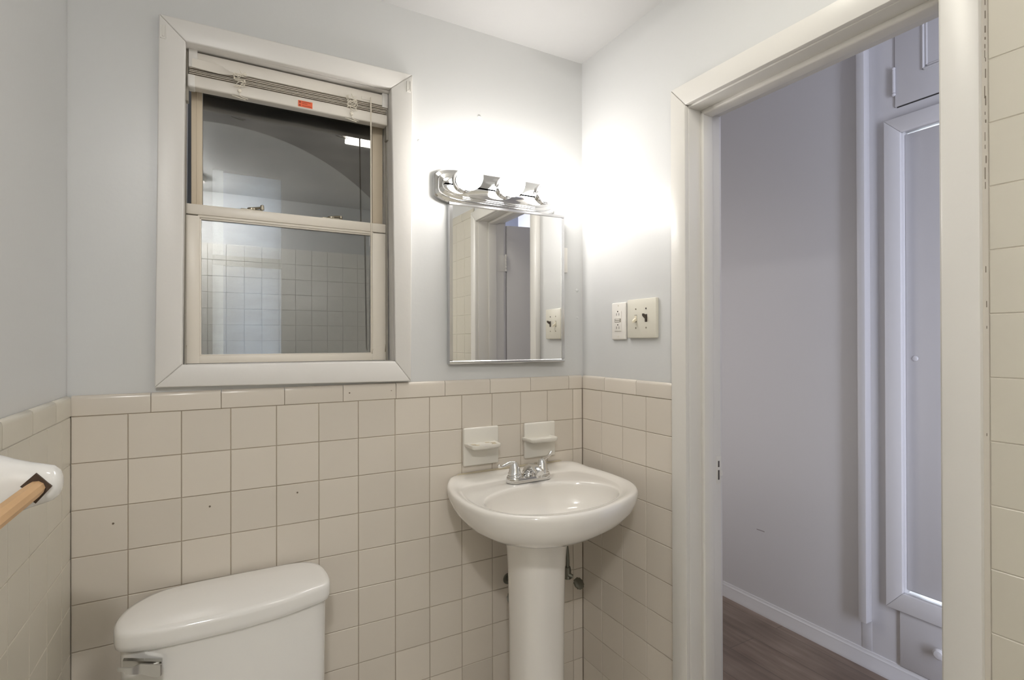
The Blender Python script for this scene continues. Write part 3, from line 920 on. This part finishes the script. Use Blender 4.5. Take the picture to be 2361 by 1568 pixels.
rings = [ringS(0.28, 0.790), ringS(0.42, 0.792), ringS(0.58, 0.798), ringS(0.74, 0.812), ringS(0.87, 0.835), ringS(0.95, 0.862), ringS(0.987, 0.886), ringS(1.0, 0.903),
         rimd(0.0012, RZ - 0.006, 0.008), rimd(0.005, RZ - 0.0012, 0.008), rimd(0.010, RZ, 0.008), rim(0.45, RZ - 0.0008, 0.006), rim(0.72, RZ - 0.0030, 0.003), rim(0.93, RZ - 0.0088), rim(1.0, RZ - 0.0100),
         deck(0.12, RZ - 0.0104), deck(0.5, RZ - 0.0108), deck(0.90, RZ - 0.0115), deck(0.97, RZ - 0.0125), bowl(0.995, RZ - 0.0155), bowl(0.988, RZ - 0.024), bowl(0.972, RZ - 0.046), bowl(0.93, RZ - 0.076),
         bowl(0.82, RZ - 0.099), bowl(0.60, RZ - 0.110), bowl(0.35, RZ - 0.1145), bowl(0.11, RZ - 0.118)]
m = MB(); m.loft(rings)
m.build('basin', M_porcs, sk, angle=60)
m = MB(); m.lathe([(0.0, 0.0), (0.021, 0.0), (0.022, 0.002), (0.017, 0.003), (0.015, 0.001), (0.0, 0.001)], (bc.x, bc.y, RZ - 0.1175), (0, 0, 1), n=24)
m.build('drain', M_chrome, sk)
m = MB()
rg = []
pc = Vector((-0.338, -0.225))
for z, a, b in ((0.0, 0.115, 0.105), (0.02, 0.113, 0.103), (0.05, 0.092, 0.085), (0.14, 0.081, 0.078), (0.35, 0.077, 0.075), (0.55, 0.078, 0.076), (0.68, 0.081, 0.079), (0.74, 0.085, 0.083), (0.792, 0.092, 0.090)):
    rg.append([Vector((pc.x + a * math.copysign(abs(math.cos(t)) ** 0.8, math.cos(t)), pc.y + b * math.copysign(abs(math.sin(t)) ** 0.8, math.sin(t)), z)) for t in [2 * PI * k / 48 for k in range(48)]])
m.loft(rg)
m.build('pedestal', M_porcs, sk, angle=60)
# stained caulk bead where the sink meets the tile
m = MB(); m.tube([(-0.515, -0.0075, 0.915), (-0.495, -0.0062, 0.9255), (-0.40, -0.006, 0.9275), (-0.25, -0.006, 0.9275), (-0.10, -0.006, 0.9265)], 0.0036, n=8)
m.build('caulk_bead', M_stain, sk)

# ------------------------------------------------------------------ faucet
FZ = RZ - 0.0098
FY = -0.112
fa = thing('faucet', (-0.297, FY, FZ), 'chrome two-handle faucet on the back deck of the sink', 'faucet')
m = MB()
def capsule(hl, r, z, cx=-0.297):
    pts = []
    for k in range(13):
        a = -PI / 2 + PI * k / 12
        pts.append(Vector((cx + hl - r + r * math.cos(a), FY + r * math.sin(a), z)))
    for k in range(13):
        a = PI / 2 + PI * k / 12
        pts.append(Vector((cx - hl + r + r * math.cos(a), FY + r * math.sin(a), z)))
    return pts
m.loft([capsule(0.078, 0.0265, FZ + 0.0005), capsule(0.078, 0.0265, FZ + 0.013), capsule(0.0765, 0.025, FZ + 0.0165), capsule(0.073, 0.0215, FZ + 0.018)])
m.build('base', M_chrome, fa)
for sx, tip in ((-1, [(-0.0015, 0, 0.060), (-0.018, 0.001, 0.062), (-0.036, 0.000, 0.057), (-0.050, -0.001, 0.055), (-0.060, -0.002, 0.060)]),
                (1, [(0.0, 0, 0.060), (0.014, 0.006, 0.062), (0.030, 0.013, 0.064), (0.044, 0.020, 0.069), (0.054, 0.024, 0.077)])):
    hx = -0.297 + sx * 0.0508
    m = MB()
    m.lathe([(0.0, 0.0), (0.0225, 0.0), (0.0235, 0.004), (0.021, 0.0065), (0.0205, 0.009), (0.0215, 0.011), (0.019, 0.016), (0.0165, 0.028), (0.0125, 0.040), (0.0090, 0.047), (0.0, 0.050)],
            (hx, FY, FZ + 0.0165), (0, 0, 1), n=32)
    m.tube(crom([(hx + a, FY + b, FZ + c) for a, b, c in tip], 5, closed=False), [0.0075, 0.0072, 0.0068, 0.0064, 0.006, 0.0055, 0.005, 0.0048, 0.0045, 0.0044, 0.0043, 0.0043, 0.0043, 0.0045, 0.0047, 0.0050, 0.0053, 0.0055, 0.0055, 0.0053, 0.004], n=12)
    m.build('handle', M_chrome, fa)
m = MB()
sp = [(0.020, 0.022, Vector((-0.297, FY + 0.004, FZ + 0.014)), 0.0), (0.020, 0.021, Vector((-0.297, FY + 0.001, FZ + 0.026)), 0.15), (0.018, 0.018, Vector((-0.297, FY - 0.006, FZ + 0.038)), 0.5),
      (0.0165, 0.014, Vector((-0.297, FY - 0.022, FZ + 0.046)), 1.0), (0.0155, 0.012, Vector((-0.297, FY - 0.045, FZ + 0.047)), 1.45), (0.0145, 0.0115, Vector((-0.297, FY - 0.066, FZ + 0.041)), 1.75), (0.012, 0.009, Vector((-0.297, FY - 0.074, FZ + 0.037)), 1.85)]
rg = []
for a, b, c, ang in sp:
    # ring plane tilts from horizontal to facing forward
    u = Vector((1, 0, 0)); v = Vector((0, math.cos(ang), math.sin(ang)))
    rg.append([c + u * a * math.cos(2 * PI * k / 24) + v * b * math.sin(2 * PI * k / 24) for k in range(24)])
m.loft(rg)
m.lathe([(0.0, 0.0), (0.0095, 0.0), (0.0095, 0.010), (0.0, 0.010)], (-0.297, FY - 0.063, FZ + 0.0325), (0, 0, -1), n=20)
m.build('spout', M_chrome, fa, angle=60)

# ------------------------------------------------------------------ shut-off valves under the sink
def valve(x, z, right, label):
    t = thing('shutoff_valve', (x, -0.0, z), label, 'valve', 'shut-off valves under the sink')
    mb = MB()
    mb.lathe([(0.0, 0), (0.019, 0), (0.017, 0.004), (0.010, 0.006), (0.0085, 0.045), (0.0, 0.045)], (x, -0.0005, z), (0, -1, 0), n=20)
    mb.lathe([(0.0, -0.014), (0.0125, -0.014), (0.0125, 0.018), (0.010, 0.026), (0.0, 0.026)], (x, -0.050, z), (0, 0, 1), n=18)
    mb.lathe([(0.0, 0), (0.009, 0), (0.007, 0.016), (0.0, 0.016)], (x, -0.055, z), (right * 0.7, -0.7, -0.3), n=14)
    mb.build('valve_body', M_brass, t)
    mb = MB()
    c = Vector((x + right * 0.026, -0.080, z - 0.026))
    dr = Vector((right * 0.12, -0.62, 0.55)).normalized()
    xx = dr.orthogonal().normalized(); yy = dr.cross(xx)
    mb.loft([[c + dr * h + (xx * math.cos(2 * PI * k / 24) + yy * math.sin(2 * PI * k / 24)) * r * (1 + 0.06 * math.cos(10 * 2 * PI * k / 24)) for k in range(24)]
             for r, h in ((0.010, -0.006), (0.019, -0.004), (0.020, 0.003), (0.012, 0.006), (0.004, 0.005))])
    mb.build('handle', M_brass, t)
    mb = MB(); mb.tube(crom([(x, -0.050, z + 0.02), (x + 0.001, -0.050, z + 0.05), (x - 0.004, -0.052, z + 0.09), (x - right * 0.018, -0.062, z + 0.135), (x - right * 0.030, -0.075, z + 0.180), (x - right * 0.036, -0.085, z + 0.215)], 5, closed=False), 0.0062, n=12)
    mb.build('supply_pipe', M_brass, t)
valve(-0.103, 0.540, 1, 'dark tarnished shut-off valve with oval handle, right of the sink pedestal')
valve(-0.312, 0.552, -1, 'dark shut-off valve almost hidden behind left edge of the sink pedestal')

# ------------------------------------------------------------------ toilet
to = thing('toilet', (-1.137, -0.35, 0), 'white toilet whose tank stands against tile below the window', 'toilet')
TX = -1.136
LID = [(-1.245, -0.018), (-1.297, -0.035), (-1.338, -0.078), (-1.357, -0.130), (-1.358, -0.180), (-1.340, -0.217), (-1.285, -0.235), (-1.200, -0.240), (-1.115, -0.238), (-1.030, -0.226),
       (-0.970, -0.208), (-0.930, -0.192), (-0.917, -0.165), (-0.915, -0.115), (-0.924, -0.060), (-0.950, -0.026), (-0.990, -0.014), (-1.070, -0.013), (-1.160, -0.014)]
L0 = crom(LID, 5)
cL = Vector((TX, -0.126))
def ringL(d, z):
    kx, ky = 1 - d / 0.218, 1 - d / 0.113
    return [Vector((cL.x + (p.x - cL.x) * kx, cL.y + (p.y - cL.y) * ky, z)) for p in L0]
LZ = 0.752
m = MB(); m.loft([ringL(0.016, LZ - 0.044), ringL(0.005, LZ - 0.0438), ringL(0.001, LZ - 0.040), ringL(0.0, LZ - 0.030), ringL(0.0, LZ - 0.012), ringL(0.0015, LZ - 0.0055), ringL(0.0055, LZ - 0.0012), ringL(0.014, LZ + 0.0003),
                  ringL(0.055, LZ + 0.003), ringL(0.09, LZ + 0.004)])
m.build('tank_lid', M_porc, to, angle=60)
m = MB(); m.loft([ringL(0.030, 0.395), ringL(0.018, 0.40), ringL(0.014, 0.42), ringL(0.012, 0.60), ringL(0.0105, LZ - 0.0425)])
m.build('tank', M_porc, to, angle=60)
def ell(cx, cy, a, b, z, e=1.0, n=40):
    return [Vector((cx + a * math.cos(2 * PI * k / n), cy + (b if math.sin(2 * PI * k / n) < 0 else b * e) * math.sin(2 * PI * k / n), z)) for k in range(n)]
m = MB(); m.loft([ell(TX, -0.36, 0.115, 0.22, 0.0), ell(TX, -0.36, 0.11, 0.21, 0.03), ell(TX, -0.36, 0.10, 0.19, 0.12), ell(TX, -0.40, 0.13, 0.22, 0.25, 0.95), ell(TX, -0.42, 0.175, 0.255, 0.35, 0.9), ell(TX, -0.42, 0.185, 0.265, 0.39, 0.9),
                  ell(TX, -0.42, 0.175, 0.255, 0.395, 0.9), ell(TX, -0.42, 0.13, 0.20, 0.39, 0.9), ell(TX, -0.42, 0.09, 0.13, 0.26, 0.9), ell(TX, -0.42, 0.03, 0.04, 0.2)])
m.box(TX - 0.12, TX + 0.12, -0.22, -0.05, 0.28, 0.392, bev=0.03, seg=3)
m.build('bowl', M_porc, to, angle=60)
m = MB(); m.loft([ell(TX, -0.425, 0.188, 0.268, 0.398, 0.72), ell(TX, -0.425, 0.190, 0.270, 0.405, 0.72), ell(TX, -0.425, 0.188, 0.268, 0.432, 0.72), ell(TX, -0.425, 0.17, 0.25, 0.440, 0.72)])
m.build('seat_lid', M_porc, to, angle=60)
# flush lever: backing plate on the tank, arm bent out to the left
m = MB()
def slab(pts, th):             # pts = (x, z_low, z_high, y): a thin bent strip
    m.loft([[Vector((x, y, a)), Vector((x, y + th, a)), Vector((x, y + th, b)), Vector((x, y, b))] for x, a, b, y in pts])
slab([(-1.334, 0.688, 0.7035, -0.2385), (-1.320, 0.684, 0.7000, -0.2390), (-1.300, 0.668, 0.6935, -0.2395), (-1.268, 0.6575, 0.6835, -0.2390)], 0.012)
slab([(-1.2665, 0.6620, 0.6830, -0.2500), (-1.2690, 0.6600, 0.6840, -0.2525), (-1.2760, 0.6600, 0.6865, -0.2535), (-1.2990, 0.6740, 0.6955, -0.2540), (-1.3020, 0.6760, 0.6968, -0.2545),
      (-1.3080, 0.6800, 0.6978, -0.2590), (-1.3135, 0.6850, 0.6990, -0.2660), (-1.3180, 0.6870, 0.7002, -0.2680), (-1.3300, 0.6965, 0.7040, -0.2685), (-1.3385, 0.7005, 0.7065, -0.2685)], 0.0042)
m.box(-1.295, -1.272, -0.252, -0.236, 0.668, 0.682, bev=0.002)
m.build('flush_lever', M_chromeb, to, angle=30)

# ------------------------------------------------------------------ towel bar on the left wall
tb = thing('towel_bar', (XL, -0.85, 1.145), 'bare wooden towel rod in white ceramic posts on the left wall', 'towel bar')
RXc, RZc = -1.388, 1.145
for yc in (-0.548, -1.16):
    m = MB()
    rg = []
    for x, hy, hz, e in ((XL + 0.0003, 0.055, 0.060, 5), (XL + 0.008, 0.055, 0.060, 5), (XL + 0.013, 0.051, 0.056, 4), (XL + 0.018, 0.043, 0.051, 3.2), (XL + 0.028, 0.036, 0.046, 2.8), (XL + 0.045, 0.030, 0.039, 2.6),
                         (XL + 0.065, 0.028, 0.032, 2.5), (XL + 0.080, 0.026, 0.028, 2.4), (XL + 0.090, 0.023, 0.025, 2.3), (XL + 0.097, 0.017, 0.018, 2.2), (XL + 0.100, 0.008, 0.009, 2.0)):
        ring = []
        for k in range(40):
            t = 2 * PI * k / 40
            ring.append(Vector((x, yc + hy * math.copysign(abs(math.cos(t)) ** (2 / e), math.cos(t)), RZc + hz * math.copysign(abs(math.sin(t)) ** (2 / e), math.sin(t)))))
        rg.append(ring)
    m.loft(rg)
    po = m.build('post', M_porc, tb, angle=60)
    s = -1 if yc > -0.8 else 1
    m = MB()
    q = 0.0215
    m.prism([(RXc - q, yc + s * 0.024, RZc), (RXc, yc + s * 0.024, RZc - q), (RXc + q * 0.8, yc + s * 0.022, RZc), (RXc, yc + s * 0.024, RZc + q)],
            [(RXc - q, yc + s * 0.0284, RZc), (RXc, yc + s * 0.0284, RZc - q), (RXc + q * 0.8, yc + s * 0.0270, RZc), (RXc, yc + s * 0.0284, RZc + q)])
    m.build('socket', M_recess, po)
m = MB()
m.tube([(RXc - 0.001, -0.570, RZc), (RXc, -0.577, RZc), (RXc, -0.60, RZc), (RXc, -0.86, RZc), (RXc, -1.138, RZc)], [0.0085, 0.0108, 0.0118, 0.0120, 0.0115], n=10)
m.build('rod', M_rod, tb, angle=25)

# ------------------------------------------------------------------ linen cupboard built into the hall wall
lc = thing('linen_cupboard', (HX, -0.78, 0), 'pale built-in linen cupboard in the hall wall, cut off by the door casing', 'cupboard')
fx = HX - 0.020
FO0, FI0, FO1, FI1 = -0.445, -0.5036, -1.115, -1.055
def quadh(mb, pts, x0=fx, x1=HX + 0.0005, bev=0.003):
    mb.prism([(x0, y, z) for y, z in pts], [(x1, y, z) for y, z in pts], bev=bev)
zt, zti, zb, zbi = 2.232, 2.170, 0.2915, 0.364
m = MB()
quadh(m, [(FO0, zb), (FI0, zbi), (FI0, zti), (FO0, zt)])
quadh(m, [(FO1, zb), (FO1, zt), (FI1, zti), (FI1, zbi)])
quadh(m, [(FO0, zt), (FI0, zti), (FI1, zti), (FO1, zt)])
quadh(m, [(FO0, zb), (FO1, zb), (FI1, zbi), (FI0, zbi)])
m.box(HX - 0.002, HX + 0.034, FI0 - 0.0007, FI0 + 0.004, zbi, zti); m.box(HX - 0.002, HX + 0.034, FI1 - 0.004, FI1 + 0.0007, zbi, zti)
m.build('door_frame', M_halltrim, lc)
m = MB(); m.box(HX + 0.014, HX + 0.036, FI1 + 0.0015, FI0 - 0.0014, zbi + 0.010, zti - 0.006, bev=0.001)
cd = m.build('cupboard_door', M_hall, lc)
m = MB(); m.box(HX + 0.036, HX + 0.040, FI1, FI0, zbi, zti); m.build('door_back', M_dark, lc)
m = MB(); m.ball((HX + 0.013, -0.5365, 1.283), 0.011, n=16, m=10, sc=(0.35, 1, 1)); m.build('painted_knob', M_hall, cd)
# upper cupboard door
m = MB()
uy0, uy1, uz0, uz1 = -0.4795, -1.08, 2.2790, 2.70
m.box(HX - 0.006, HX + 0.002, uy1, uy0, uz0, uz1, bev=0.0015)
m.build('upper_door', M_hall, lc)
ud = lc.children[-1]
m = MB()
ry = -0.574
for k, (ins, dx) in enumerate(((0.0, -0.012), (0.010, -0.0085))):
    m.box(HX + dx, HX - 0.004, ry - ins - 0.006, ry - ins, 2.384 + ins, 2.69, bev=0.0015)
    m.box(HX + dx, HX - 0.004, -1.0, ry - ins, 2.384 + ins, 2.384 + ins + 0.006, bev=0.0015)
m.build('panel_moulding', M_halltrim, ud)
m = MB(); m.tube([(HX - 0.010, -0.4775, 2.335), (HX - 0.010, -0.4775, 2.425)], 0.006, n=12)
m.ball((HX - 0.010, -0.4775, 2.431), 0.007, n=12, m=8); m.ball((HX - 0.010, -0.4775, 2.329), 0.007, n=12, m=8)
m.build('hinge', M_hall, ud)
m = MB(); m.box(HX - 0.0012, HX + 0.001, uy1, uy0 - 0.006, uz0 - 0.0045, uz0 - 0.0005); m.box(HX - 0.0008, HX + 0.001, uy0 + 0.0005, uy0 + 0.0025, uz0, uz1); m.build('door_gap', M_dark, lc)
# bottom drawer
m = MB(); m.box(HX - 0.010, HX + 0.001, -1.08, -0.4895, 0.0735, 0.288, bev=0.0025)
dr = m.build('drawer', M_hall, lc)
m = MB(); m.lathe([(0.0, 0.0), (0.013, 0.0), (0.011, 0.008), (0.019, 0.018), (0.021, 0.026), (0.014, 0.033), (0.0, 0.035)], (HX - 0.0095, -0.628, 0.196), (-1, 0, 0), n=24)
m.build('drawer_knob', M_halltrim, dr)

# ------------------------------------------------------------------ ceiling light (seen mirrored in the upper pane)
cx_, cy_ = -0.475, -0.83
cl = thing('ceiling_light', (cx_, cy_, ZCEIL), 'small lit ceiling light seen mirrored in the upper window pane', 'light')
m = MB()
m.box(cx_ - 0.165, cx_ + 0.165, cy_ - 0.094, cy_ + 0.094, ZCEIL - 0.020, ZCEIL - 0.0003, bev=0.004)
m.build('housing', M_plate, cl)
for k in (-1, 1):
    m = MB(); m.box(cx_ + k * 0.078 - 0.076, cx_ + k * 0.078 + 0.076, cy_ - 0.080, cy_ + 0.080, ZCEIL - 0.048, ZCEIL - 0.018, bev=0.006, seg=3)
    m.build('diffuser', M_ceilbulb, cl)

dl = thing('ceiling_light', (-1.34, -2.02, ZCEIL), 'added round fill light, unseen behind the camera', 'light')  # added fill fixture, out of view, brightens the front-facing surfaces
m = MB(); m.lathe([(0.0, 0.0003), (0.095, 0.0003), (0.095, 0.012), (0.086, 0.030), (0.073, 0.030), (0.072, 0.008), (0.0, 0.005)], (-1.34, -2.02, ZCEIL), (0, 0, -1), n=32); m.build('housing', M_plate, dl)
m = MB(); m.lathe([(0.0, 0.020), (0.071, 0.022), (0.071, 0.033), (0.066, 0.046), (0.052, 0.060), (0.030, 0.069), (0.0, 0.072)], (-1.34, -2.02, ZCEIL), (0, 0, -1), n=32); m.build('diffuser', M_dome, dl)

# ------------------------------------------------------------------ sky and added hall lights
wd = bpy.data.worlds.new('sky')
S.world = wd
wd.use_nodes = True
bg = wd.node_tree.nodes['Background']
bg.inputs['Color'].default_value = (0.82, 0.90, 1.0, 1)
bg.inputs['Strength'].default_value = 2.2
# assumed hall daylight: area light added against the solid side wall, no opening built
la = bpy.data.lights.new('assumed_hall_daylight', 'AREA')
la.shape = 'RECTANGLE'; la.size = 1.1; la.size_y = 1.9
la.color = (0.76, 0.82, 1.0); la.energy = 54
lo = bpy.data.objects.new('assumed_hall_daylight', la); COL.objects.link(lo)
lo.location = (WT + 0.012, -2.72, 1.20)
lo.rotation_euler = (math.radians(90), 0, math.radians(-90))

# added fill light to even out the hall wall, no opening behind it
lp = bpy.data.lights.new('hall_fill_far', 'AREA')
lp.shape = 'RECTANGLE'; lp.size = 0.8; lp.size_y = 1.9
lp.color = (1.0, 0.955, 0.95); lp.energy = 3.8
lq = bpy.data.objects.new('hall_fill_far', lp); COL.objects.link(lq)
lq.location = (WT + 0.012, 0.78, 1.30)
lq.rotation_euler = (math.radians(90), 0, math.radians(-90))

# ------------------------------------------------------------------ camera
f, yaw, pitch, roll = 1204.01549, 0.5047, 0.00339, -0.00248
fw_ = Vector((math.sin(yaw) * math.cos(pitch), math.cos(yaw) * math.cos(pitch), math.sin(pitch)))
r_ = Vector((math.cos(yaw), -math.sin(yaw), 0)); u_ = r_.cross(fw_)
r2 = r_ * math.cos(roll) + u_ * math.sin(roll); u2 = -r_ * math.sin(roll) + u_ * math.cos(roll)
cam = bpy.data.cameras.new('camera')
cam.sensor_fit = 'HORIZONTAL'; cam.sensor_width = 36.0; cam.lens = f / 2361 * 36.0
cam.clip_start = 0.02
co_ = bpy.data.objects.new('camera', cam); COL.objects.link(co_)
mw = Matrix((r2, u2, -fw_)).transposed().to_4x4()
mw.translation = Vector((-1.15385, -1.55537, ZC + 0.1721))
co_.matrix_world = mw
S.camera = co_

S.view_settings.view_transform = 'Standard'
S.view_settings.look = 'None'
S.view_settings.gamma = 1.0
S.view_settings.use_curve_mapping = False
S.view_settings.exposure = 1.02
S.cycles.use_denoising = True
S.cycles.max_bounces = 9
S.cycles.diffuse_bounces = 5
S.cycles.glossy_bounces = 4
S.cycles.transparent_max_bounces = 12
S.cycles.caustics_reflective = False
S.cycles.caustics_refractive = False
S.cycles.sample_clamp_indirect = 4.0
